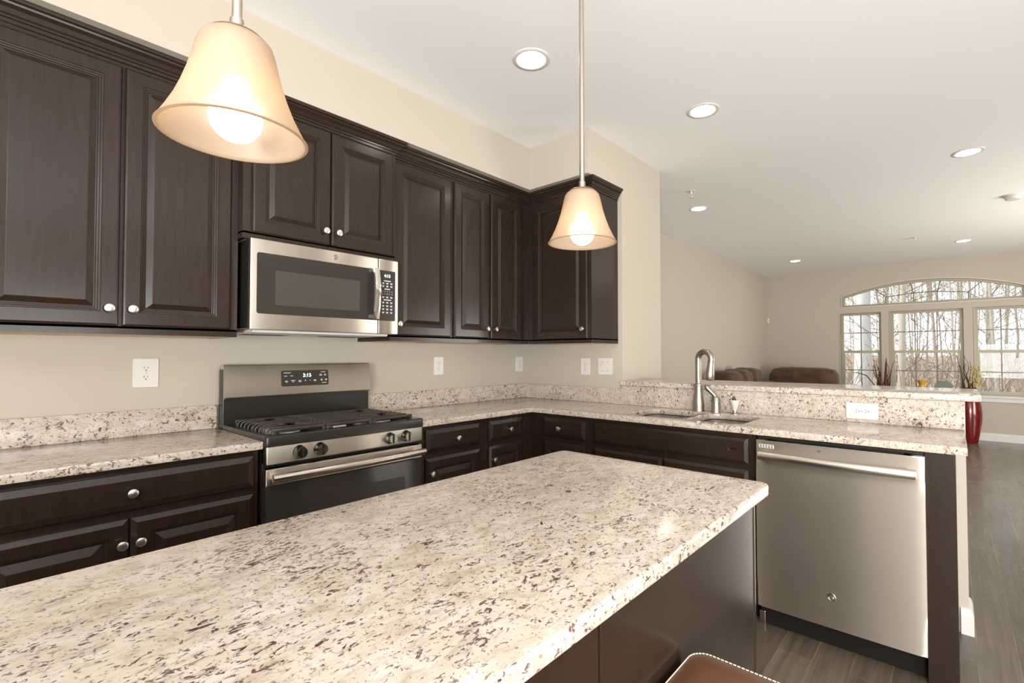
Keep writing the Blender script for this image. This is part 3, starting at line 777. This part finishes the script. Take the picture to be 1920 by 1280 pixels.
b = MB(); b.box(.21, .45, rc-.027, rc+.027, .928, .937, .004); b.build('burner_cap', M['iron'], bp)
# knob panel
b = MB(); b.box(RF-.055, RF, RY0, RY1, .820, .8925, .006, 3); cp = b.build('knob_panel', M['steel'], t, 40)
for yy in (-2.0655, -1.979, -1.6386, -1.549):
    F = face_mat('x', RF, yy, .857)
    b = MB(); b.lathe([(0, 0), (.028, 0), (.0275, .004), (.0255, .006), (.024, .010), (.0225, .030), (.020, .034), (0, .034)], n=28, mat=F); k_ = b.build('knob', M['darkchrome'], t, 40)
    b = MB(); bb = bmesh.new(); bmesh.ops.create_cube(bb, size=1)
    for v in bb.verts: v.co = Vector((v.co.x*.009, v.co.y*.043, .034+v.co.z*.008))
    bmesh.ops.bevel(bb, geom=bb.edges[:], offset=.002, segments=2, affect='EDGES'); b.add(bb, F); b.build('grip', M['enamel'], k_)
dashes('x', RF+.0001, [(yy+d, .884, .003, .003) for yy in (-2.0655, -1.979, -1.6386, -1.549) for d in (-.03, .0, .028)], cp)
# oven door
b = MB(); b.box(RF-.045, RF-.006, RY0+.002, RY1-.002, .30, .735, .003); od = b.build('oven_door', M['glassblk'], t)
b = MB(); b.box(RF-.045, RF-.004, RY0, RY1, .736, .802, .004); dt = b.build('door_top_trim', M['steel'], od)
b = MB()
for a0, a1 in ((.10, .22), (.245, .44), (.465, .66), (.68, .76)):
    b.box(RF-.040, RF-.012, RY0+a0*.9, RY0+a1*.9-.004, .7985, .8025)
b.build('vent_slots', M['slot'], dt)
b = MB(); b.box(RF-.0055, RF-.0045, RY0+.10, RY1-.10, .40, .66); b.build('window', M['panel'], od)
b = MB(); pts = []
for k in range(13):
    s = k/12; pts.append((RF+.034+.012*math.sin(PI*s), RY0+.012+(RY1-RY0-.024)*s, .772))
b.tube(pts, .0165, 16); hd = b.build('handle', M['steel_bar'], od, 50)
b = MB()
for yy in (RY0+.03, RY1-.03): b.box(RF-.006, RF+.036, yy-.012, yy+.012, .762, .782, .003)
b.build('handle_post', M['chrome'], hd)
b = MB(); b.box(RF-.045, RF-.006, RY0+.002, RY1-.002, .075, .295, .004); b.build('storage_drawer', M['steel'], t)
# backguard
b = MB(); b.box(.021, .074, RY0-.001, RY1+.001, .893, 1.19, .006); b.build('backguard', M['enamel'], t)
BM = MB(); BM.plate([(.040, 1.051), (.090, 1.051), (.098, 1.058), (.098, 1.066), (.082, 1.200), (.074, 1.2085), (.040, 1.2085)], [], RY0+.002, RY1-.002, 'z')
tmp = BM.bm.copy(); BM.bm.free(); BM.bm = bmesh.new()
BM.add(tmp, Matrix(((1, 0, 0, 0), (0, 0, 1, 0), (0, 1, 0, 0), (0, 0, 0, 1)))); bg = BM.build('display_fascia', M['steel'], t, 40)
tl = math.atan2(.016, .134)
def fas(z): return .098-(z-1.066)/.134*.016
def fmat(u, z, off=.0): return Matrix(((0, 0, 1, fas(z)+off), (1, 0, 0, u), (0, 1, 0, z), (0, 0, 0, 1))) @ Matrix.Rotation(-tl, 4, 'X')
uc, zc = -1.818, 1.137
b = MB(); b.plate(rrect(-.122, .122, -.040, .040, .008), [], 0, .0015, 'z', .0005); tmp = b.bm.copy(); b.bm.free(); b.bm = bmesh.new(); b.add(tmp, fmat(uc, zc)); dp = b.build('display_panel', M['panel'], bg)
b = MB(); b.add(text_bm('3:15', .026, .0002), fmat(uc+.008, zc+.013, .0018)); b.build('clock_digits', M['led'], dp)
b = MB()
for u, v, w, h in ((-.092, .028, .034, .003), (-.100, .012, .014, .003), (-.070, .012, .013, .003), (-.097, -.014, .014, .003), (-.097, -.019, .010, .0025), (-.064, -.012, .020, .003), (-.064, -.018, .009, .0025),
                   (-.030, -.013, .012, .003), (-.030, -.018, .014, .003), (-.002, -.013, .005, .005), (.022, -.013, .007, .002), (.048, -.012, .014, .003), (.048, -.017, .012, .0025),
                   (.094, .029, .024, .003), (.080, .016, .012, .003), (.080, .011, .015, .0025), (.104, .016, .009, .003), (.104, .011, .012, .0025), (.084, -.010, .010, .003), (.084, -.015, .011, .0025), (.108, -.010, .011, .003), (.108, -.015, .011, .0025), (.098, -.028, .027, .003)):
    bb = bmesh.new(); bmesh.ops.create_cube(bb, size=1)
    for q in bb.verts: q.co = Vector((u+q.co.x*w, v+q.co.y*h, .0017+q.co.z*.0003))
    b.add(bb, fmat(uc, zc))
b.build('key_legends', M['print'], dp)

# ------------------------------------------------------------------ over-range microwave
MF = .420
my0, my1, mz0, mz1 = -2.2005, -1.481, 1.363, 1.7505
ms = -1.599
t = thing('microwave', (.21, (my0+my1)/2, mz0), 'stainless over-the-range microwave hung below the short cabinet', 'microwave')
b = MB(); b.box(.003, MF-.036, my0+.002, my1-.002, mz0+.006, mz1, .003); b.build('body', M['enamel'], t)
b = MB(); b.box(.05, MF-.05, my0+.03, my1-.03, mz0-.010, mz0+.006, .004); vt = b.build('underside_vent', M['plastic'], t)
for ya in (my0+.07, my1-.27):
    b = MB(); b.box(.068, .156, ya-.004, ya+.204, mz0-.0104, mz0-.0096)
    for k in range(7): b.box(.07+k*.012, .076+k*.012, ya, ya+.20, mz0-.0112, mz0-.0096)
    b.build('vent_grille', M['slot'], vt)
b = MB(); b.box(MF-.035, MF, my0, ms-.0015, mz0, mz1-.001, .004, 3); md = b.build('door', M['steel'], t, 40)
b = MB(); b.plate(rrect(my0+.025, ms-.001, 1.432, 1.692, .010, corners=(0, 1, 1, 0)), [], MF-.002, MF+.0022, 'x', .0012); mg = b.build('door_glass', M['glassblk'], md)
b = MB(); b.plate(rrect(my0+.100, ms-.105, 1.472, 1.622, .006), [], MF+.002, MF+.0028, 'x'); b.build('viewing_window', M['mwin'], mg)
badge('x', MF, -1.828, 1.722, .013, md)
b = MB(); pts = []
for k in range(15):
    s = k/14; pts.append((MF+.030+.016*math.sin(PI*s), ms-.028, 1.436+.255*s))
b2 = MB(); bm_ = bmesh.new(); rs = []
for p in pts: rs.append([bm_.verts.new((p[0]+dx, p[1]+dy, p[2])) for dx, dy in ((-.006, -.017), (.003, -.014), (.006, 0), (.003, .014), (-.006, .017))])
for A, B in zip(rs, rs[1:]):
    for k in range(5): bm_.faces.new((A[k], A[(k+1) % 5], B[(k+1) % 5], B[k]))
bm_.faces.new(rs[0][::-1]); bm_.faces.new(rs[-1]); b2.add(bm_); mh = b2.build('handle', M['chrome'], md, 50)
b = MB()
for zz in (1.438, 1.671): b.box(MF+.002, MF+.032, ms-.043, ms-.013, zz, zz+.022, .003)
b.build('handle_post', M['chrome'], mh)
b = MB(); b.box(MF-.035, MF, ms+.0015, my1, mz0, mz1-.001, .004, 3); mp = b.build('control_column', M['steel'], t, 40)
b = MB(); b.plate(rrect(ms+.002, my1-.020, 1.432, 1.692, .006, corners=(1, 0, 0, 1)), [], MF-.002, MF+.002, 'x', .0008); kp = b.build('keypad', M['panel'], mp)
kc = (ms+.002+my1-.020)/2
words('x', MF+.0021, [('4:15', kc, 1.664, .022)], kp, 'clock_digits', 'led')
words('x', MF+.0021, [(c, kc-.028+.014*k, z, .0085) for z, row in ((1.583, '12345'), (1.570, '67890')) for k, c in enumerate(row)], kp, 'number_keys', 'print')
it = [(kc, 1.638, .040, .004), (kc, 1.596, .032, .004), (kc, 1.540, .044, .004)]
for z in (1.627, 1.612, 1.555, 1.5275, 1.510, 1.493, 1.476):
    for d in (-.024, 0, .024):
        it += [(kc+d, z, .013, .0028), (kc+d, z-.0045, .009, .0025)]
dashes('x', MF+.0021, it, kp, 'key_legends')

# ------------------------------------------------------------------ dishwasher
dx0, dx1, dF = 1.937, 2.537, -.560
dX = lambda x: CX+(x-CX)*1.0213
dx0, dx1 = dX(1.9478), dX(2.5440)
t = thing('dishwasher', ((dx0+dx1)/2, -.3, 0), 'stainless dishwasher at the end of the sink run', 'dishwasher')
b = MB(); b.box(dx0-.004, dx1+.003, dF+.045, -.03, .095, .879); b.box(dx0, dx1, dF+.02, dF+.06, .866, .880, .004); b.build('body', M['enamel'], t)
bm_ = bmesh.new(); nx, nz = 28, 10; g = []
for j in range(nz+1):
    z = .103+(.862-.103)*j/nz; row = []
    for i in range(nx+1):
        s = i/nx; e = .003*math.sin(PI*s)**.6
        row.append(bm_.verts.new((dx0+(dx1-dx0)*s, dF-e, z)))
    g.append(row)
for j in range(nz):
    for i in range(nx): bm_.faces.new((g[j][i], g[j][i+1], g[j+1][i+1], g[j+1][i]))
ex = bmesh.ops.extrude_edge_only(bm_, edges=[e for e in bm_.edges if len(e.link_faces) == 1])
nv = [v for v in ex['geom'] if isinstance(v, bmesh.types.BMVert)]
for v in nv: v.co.y = dF+.044
bm_.edges.ensure_lookup_table()
es = [e for e in bm_.edges if len(e.link_faces) == 2 and e.calc_face_angle() > 1]
es = [e for e in es if all(v.co.y < dF+.02 for v in e.verts)]
bmesh.ops.bevel(bm_, geom=es, offset=.006, segments=4, profile=.5, affect='EDGES')
b = MB(); b.add(bm_); dd = b.build('door', M['steel'], t, 50)
b = MB(); pts = []
for k in range(17):
    s = k/16; pts.append((dX(1.966)+(dX(2.520)-dX(1.966))*s, dF-.036-.018*math.sin(PI*s), .796))
bm_ = bmesh.new(); rs = []
for p in pts: rs.append([bm_.verts.new((p[0], p[1]+.011*math.cos(q), p[2]+.0195*math.sin(q))) for q in [2*PI*k/16 for k in range(16)]])
for A, B in zip(rs, rs[1:]):
    for k in range(16): bm_.faces.new((A[k], A[(k+1) % 16], B[(k+1) % 16], B[k]))
bm_.faces.new(rs[0][::-1]); bm_.faces.new(rs[-1]); b.add(bm_); hd = b.build('handle', M['steel_bar'], dd, 50)
b = MB()
for xx in (dX(1.985), dX(2.500)): b.box(xx-.014, xx+.014, dF-.036, dF, .784, .808, .003)
b.build('handle_post', M['steel_bar'], hd)
vx = dX(1.962)
b = MB(); b.box(vx, vx+.063, dF-.0024, dF+.002, .828, .8435, .001); vg = b.build('vent_grille', M['plastic'], dd)
b = MB()
for i in range(5):
    for j in range(2): b.box(vx+.004+i*.0117, vx+.0125+i*.0117, dF-.0029, dF-.002, .8305+j*.0065, .8345+j*.0065)
b.build('vent_slots', M['slot'], vg)
b = MB(); b.box(dX(2.193), dX(2.206), dF-.0036, dF, .8385, .8415); b.build('indicator', M['slot'], dd)
badge('y', dF-.003, dX(2.237), .2330, .0165, dd)
b = MB(); b.box(dx0, dx1, dF+.055, dF+.075, .005, .095, .002); tk = b.build('toe_kick', M['toe'], t)
b = MB(); b.box(dx0-.006, dx0+.02, dF+.05, dF+.075, .0, .060, .003); b.build('leveling_foot', M['nickel'], t)

# ------------------------------------------------------------------ pendant lamps
def pendant(x, y, z, label):
    t = thing('pendant_lamp', (x, y, z), label, 'lamp', 'pendant lamps over the island')
    h = [(.0948, 0), (.0935, .001), (.0905, .006), (.0845, .017), (.0745, .038), (.0665, .059), (.0590, .083), (.0540, .104), (.0500, .122), (.0462, .133), (.0405, .1395), (.032, .1425), (.022, .143)]
    inn = [(r-.0035, zz-(.0 if k == 0 else .0032 if k > 8 else .001)) for k, (r, zz) in enumerate(h)]
    prof = [(r, z+q) for r, q in h]+[(r, z+q-.0005) for r, q in inn[::-1]]+[(h[0][0], z+h[0][1])]
    b = MB(); b.lathe(prof, (x, y, 0), n=56); b.build('shade', M['shade'], t, 60)
    b = MB(); b.lathe([(0, z+.149), (.020, z+.1485), (.033, z+.1465), (.0355, z+.1445), (.033, z+.1425), (.022, z+.1435), (0, z+.1435)], (x, y, 0)); b.build('cap', M['nickel'], t, 40)
    b = MB(); b.lathe([(0, z+.148), (.0095, z+.148), (.0095, z+.170), (.0068, z+.172), (.0068, HC-.02), (0, HC-.02)], (x, y, 0), n=20); b.build('rod', M['nickel'], t, 40)
    b = MB(); b.lathe([(0, HC-.026), (.03, HC-.026), (.058, HC-.012), (.062, HC-.0005), (0, HC-.0005)], (x, y, 0)); b.build('canopy', M['nickel'], t, 40)
    b = MB(); b.lathe([(0, z+.142), (.017, z+.142), (.018, z+.095), (.014, z+.08), (0, z+.08)], (x, y, 0), n=20); so = b.build('socket', M['plastic'], t, 40)
    R0 = .034; zc = z+.028
    b = MB(); b.lathe([(0, zc-R0)]+[(R0*math.sin(q), zc-R0*math.cos(q)) for q in [PI*k/20 for k in range(1, 17)]]+[(.0135, z+.075), (.0135, z+.09), (0, z+.09)], (x, y, 0)); b.build('bulb', M['bulb'], t, 60)
    return t
pendant(1.86, -1.853, 1.565, 'pendant lamp with frosted bell shade hanging in front of the corner wall cabinet')
pendant(1.86, -2.715, 1.567, 'nearer pendant lamp with frosted bell shade, hanging large in front of the left wall cabinets')

# ------------------------------------------------------------------ ceiling fittings
cans = [((1.097, -1.185), 'glowing recessed downlight in the ceiling nearest the wall cabinets'),
        ((1.536, -.139), 'glowing recessed downlight above the raised bar'),
        ((2.734, 1.694), 'glowing recessed downlight nearest the smoke detector'),
        ((.754, 1.745), 'small glowing recessed downlight next to the ceiling sprinkler'),
        ((2.758, 5.305), 'recessed downlight over the arched window'),
        ((.817, 5.375), 'tiny recessed downlight by the far corner of the living room'),
        ((3.5, -1.2), None), ((3.5, -3.4), None), ((1.1, -4.7), None), ((2.2, -4.7), None), ((4.9, -1.2), None), ((4.9, -3.4), None), ((4.6, 1.694), None), ((4.6, 5.305), None)]  # entries without a label are added out of view for extra light
def can():
    t = thing('recessed_light', (0, 0, HC), '', 'ceiling light', 'recessed ceiling lights')
    b = MB(); b.lathe([(.066, -.0005), (.068, -.004), (.076, -.0065), (.090, -.004), (.0925, -.0005)], (0, 0, HC), n=40); b.build('trim_ring', M['trim'], t, 50)
    b = MB(); b.lathe([(0, -.002), (.066, -.002), (.0665, -.0006), (0, -.0006)], (0, 0, HC), n=40); b.build('lens', M['can'], t, 50)
    return t
proto = can()
for i, ((x, y), lb) in enumerate(cans):
    o = proto if i == 0 else copy_tree(proto)
    o.location = (x, y, HC); o['label'] = lb or 'added unseen recessed downlight over the open floor'
def sprinkler():
    t = thing('fire_sprinkler', (0, 0, HC), '', 'sprinkler', 'ceiling fire sprinklers')
    b = MB(); b.lathe([(0, -.006), (.022, -.006), (.036, -.003), (.038, -.0004), (0, -.0004)], (0, 0, HC)); b.build('escutcheon', M['plastic'], t, 40)
    b = MB(); b.lathe([(0, -.03), (.009, -.03), (.009, -.006), (0, -.006)], (0, 0, HC), n=12)
    b.tube([(-.006, 0, HC-.03), (-.014, 0, HC-.045), (-.003, 0, HC-.058)], .003, 6); b.tube([(.006, 0, HC-.03), (.014, 0, HC-.045), (.003, 0, HC-.058)], .003, 6); b.build('frame', M['plastic'], t, 40)
    b = MB(); b.lathe([(0, -.062), (.019, -.061), (.019, -.059), (0, -.058)], (0, 0, HC), n=16); b.build('deflector', M['plastic'], t, 40)
    return t
sp = sprinkler()
sp.location = (.909, 1.193, HC); sp['label'] = 'white fire sprinkler on the ceiling close to the partition wall'
s2 = copy_tree(sp); s2.location = (2.302, 4.68, HC); s2['label'] = 'faint white fire sprinkler on the ceiling in front of the arched window'
t = thing('smoke_detector', (3.067, 3.238, HC), 'round white smoke detector on the living room ceiling', 'smoke detector')
b = MB(); b.lathe([(0, -.0004), (.070, -.0004), (.070, -.010), (.066, -.012), (0, -.012)], (3.067, 3.238, HC)); b.build('base', M['plastic'], t, 40)
b = MB(); b.lathe([(0, -.012), (.060, -.012), (.058, -.028), (.048, -.040), (.02, -.043), (0, -.043)], (3.067, 3.238, HC)); b.build('cover', M['plastic'], t, 40)
t = thing('motion_sensor', (.07, YF-.03, 1.87), 'small white sensor high in the far corner of the living room', 'sensor')
b = MB(); b.box(.042, .085, YF-.062, YF-.004, 1.825, 1.925, .012, 3); b.build('housing', M['plastic'], t)
b = MB(); b.box(.082, .088, YF-.066, YF-.02, 1.840, 1.875, .003); b.build('lens', M['trim'], t)

# ------------------------------------------------------------------ living room furniture
def puff(b, x0, x1, y0, y1, z0, z1, r, sag=.0):
    bb = bmesh.new(); bmesh.ops.create_cube(bb, size=1)
    bmesh.ops.subdivide_edges(bb, edges=bb.edges[:], cuts=5, use_grid_fill=True)
    for v in bb.verts:
        c = v.co*2; s = Vector((c.x, c.y, c.z))
        q = (abs(c.x)**6+abs(c.y)**6+abs(c.z)**6)**(1/6); c = c/max(q, 1e-6)*max(abs(c.x), abs(c.y), abs(c.z))
        w = .012*math.sin(9*c.x+4*c.z)*math.cos(7*c.y)
        v.co = Vector(((x0+x1)/2+c.x*((x1-x0)/2+w*.5), (y0+y1)/2+c.y*((y1-y0)/2+w*.5), (z0+z1)/2+c.z*((z1-z0)/2+w)-sag*c.y*c.y))
    b.add(bb)
def puffy(name, mt, par, *a, **k):
    b = MB(); puff(b, *a, **k); return b.build(name, M[mt], par, 70)
t = thing('sofa', (.55, 4.15, 0), 'brown microfibre sofa along the living room side wall', 'sofa')
b = MB(); b.box(.10, 1.0, 3.35, 4.95, .10, .42, .04)
for yy in (3.45, 4.85):
    for xx in (.18, .92): b.box(xx-.03, xx+.03, yy-.03, yy+.03, 0, .11)
b.build('base', M['fabric'], t)
b = MB(); b.box(.09, .32, 3.35, 4.95, .3, .86, .08, 4); b.build('back_frame', M['fabric'], t)
for k in range(3):
    ya = 3.55+k*.415
    puffy('seat_cushion', 'fabric', t, .30, 1.02, ya, ya+.41, .38, .54, .05)
    puffy('back_cushion', 'fabric', t, .13, .50, ya-.01, ya+.42, .50, 1.03+.012*k, .08, sag=.03)
for ya in (3.32, 4.78): puffy('armrest', 'fabric', t, .12, 1.0, ya, ya+.25, .12, .68, .08)
t = thing('recliner', (.78, 6.05, 0), 'wide brown microfibre recliner facing away from the window wall corner', 'armchair')
b = MB(); b.box(.28, 1.26, 5.55, 6.45, .08, .42, .04)
for xx in (.36, 1.18):
    for yy in (5.62, 6.38): b.box(xx-.03, xx+.03, yy-.03, yy+.03, 0, .1)
b.build('base', M['fabric'], t)
puffy('seat_cushion', 'fabric', t, .36, 1.18, 5.45, 6.15, .38, .56, .05)
puffy('backrest', 'fabric', t, .22, 1.23, 6.05, 6.46, .42, 1.03, .1, sag=.0)
for xa in (.12, 1.12): puffy('armrest', 'fabric', t, xa, xa+.24, 5.42, 6.42, .12, .70 if xa > 1 else .80, .08)

def vase_prof(zs, k=1):
    return [(0, 0), (.085*k, 0), (.092*k, .01), (.115*k, .15*zs), (.140*k, .36*zs), (.145*k, .48*zs), (.132*k, .64*zs), (.100*k, .80*zs), (.080*k, .86*zs), (.090*k, .90*zs), (.083*k, .90*zs), (.070*k, .86*zs), (.06*k, .5*zs), (0, .5*zs)]
def sticks(b, x, y, z0, n, h, seed, spread, r0=.007):
    R = random.Random(seed)
    for k in range(n):
        an = R.uniform(0, 2*PI); sp_ = R.uniform(.3, 1)*spread; pts = []; w = R.uniform(-.05, .05); L = h*R.uniform(.62, 1)
        for s in range(8):
            q = s/7; pts.append((x+math.cos(an)*(.02+sp_*q)+w*math.sin(q*6), y+.4*math.sin(an)*(.02+sp_*q)+.5*w*math.cos(q*5), z0+L*q))
        b.tube(pts, [r0*(1-.75*s/7) for s in range(8)], 6)
vx_, vy_ = 2.80, 6.40
t = thing('floor_vase', (vx_, vy_, 0), 'tall red mosaic floor vase standing past the end of the bar', 'vase')
b = MB(); b.lathe(vase_prof(.86, .95), (vx_, vy_, 0), n=40); b.build('body', M['red'], t, 40)
b = MB(); sticks(b, vx_, vy_, .60, 12, .66, 3, .17, .009); b.build('branches', M['twig'], t, 60)
b = MB(); R = random.Random(4)
for k in range(60):
    q = Vector((vx_+R.gauss(.06, .05), vy_+R.uniform(-.06, .06), R.uniform(.80, 1.08)))
    b.lathe([(0, -.012), (.012, -.004), (.013, .004), (0, .012)], q, n=7)
b.build('blossoms', M['yellowfl'], t, 60)
wx_, wy_ = 1.81, 6.40
t = thing('floor_vase', (wx_, wy_, 0), 'vase of dark red spiky branches between the left and middle windows', 'vase')
b = MB(); b.lathe(vase_prof(.72, .8), (wx_, wy_, 0), n=40); b.build('body', M['red'], t, 40)
b = MB(); sticks(b, wx_, wy_, .55, 9, .72, 11, .13, .012)
for dx, h_, r_ in ((.035, .70, .022), (.06, .42, .02), (-.04, .50, .018)): b.tube([(wx_+dx*.5, wy_, .5), (wx_+dx*.8, wy_, .5+h_*.5), (wx_+dx, wy_, .5+h_*.85), (wx_+dx*1.15, wy_, .5+h_)], [.012, r_, r_*.6, .003], 8)
b.build('branches', M['redtwig'], t, 60)
b = MB(); b.tube([(wx_, wy_, .5), (wx_-.12, wy_, .78), (wx_-.22, wy_, .92), (wx_-.34, wy_, .965), (wx_-.42, wy_, .955)], [.008, .008, .009, .007, .002], 6); b.build('arching_leaf', M['twig'], t, 60)
t = thing('console_table', (2.42, 6.2, 0), 'dark console table in front of the middle window', 'table')
b = MB(); b.box(2.06, 2.66, 6.04, 6.36, .71, .74, .004); b.build('tabletop', M['darkwood'], t)
for xx in (2.09, 2.63):
    for yy in (6.07, 6.33):
        b = MB(); b.box(xx-.018, xx+.018, yy-.018, yy+.018, 0, .71); b.build('leg', M['darkwood'], t)
b = MB(); b.lathe([(0, .7405), (.050, .7405), (.052, .75), (.036, .795), (.038, .82), (.054, .866), (.056, .875), (.048, .873), (.03, .82), (0, .81)], (2.285, 6.2, 0), n=28)
tag(b.build('vase', M['yellow'], smooth=40), 'small amber yellow hourglass vase in front of the middle window', 'vase')
b = MB(); b.plate([(2.40, .741), (2.565, .741), (2.640, .800), (2.615, .835), (2.575, .866), (2.475, .872), (2.445, .842)], [], 6.14, 6.28, 'y', .008, True)
tag(b.build('decorative_box', M['sage']), 'grey-green angular ornament in front of the middle window', 'ornament')

# ------------------------------------------------------------------ counter stool at the island
sx, sy, SZ = 2.233, -2.012, .68
t = thing('counter_stool', (sx+.21, sy-.20, 0), 'brown leather counter stool with white stitching tucked against the island', 'stool')
b = MB(); bm_ = bmesh.new(); rs = []
W_, L_ = .42, .40
for ins, z in ((.010, SZ-.060), (.0, SZ-.050), (.0, SZ-.012), (.004, SZ-.004), (.010, SZ), (.05, SZ+.001), (.12, SZ-.004)):
    rs.append([bm_.verts.new((p[0], p[1], z)) for p in rrect(sx+ins, sx+W_-ins, sy-L_+ins, sy-ins, max(.035-ins*.2, .01))])
for A, B in zip(rs, rs[1:]):
    for k in range(len(A)): bm_.faces.new((A[k], A[(k+1) % len(A)], B[(k+1) % len(A)], B[k]))
bm_.faces.new(rs[0][::-1]); bm_.faces.new(rs[-1]); b.add(bm_); se = b.build('seat', M['leather'], t, 40)
b = MB(); loop = rrect(sx+.008, sx+W_-.008, sy-L_+.008, sy-.008, .033, n=8); loop.append(loop[0])
acc = 0
for p, q in zip(loop, loop[1:]):
    p = Vector((*p, SZ+.0006)); q = Vector((*q, SZ+.0006)); L = (q-p).length; n = max(1, round(L/.0075))
    for k in range(n):
        s0, s1 = (k+.12)/n, (k+.82)/n; b.tube([p.lerp(q, s0), p.lerp(q, s1)], .0011, 5)
b.build('stitching', M['thread'], se)
for xx in (sx+.045, sx+W_-.045):
    for yy in (sy-.045, sy-L_+.045):
        b = MB(); b.box(xx-.018, xx+.018, yy-.018, yy+.018, 0, SZ-.058, .003); b.build('leg', M['darkwood'], t)
b = MB()
for yy in (sy-.045, sy-L_+.045): b.box(sx+.06, sx+W_-.06, yy-.010, yy+.010, .20, .235)
b.build('footrest', M['darkwood'], t)
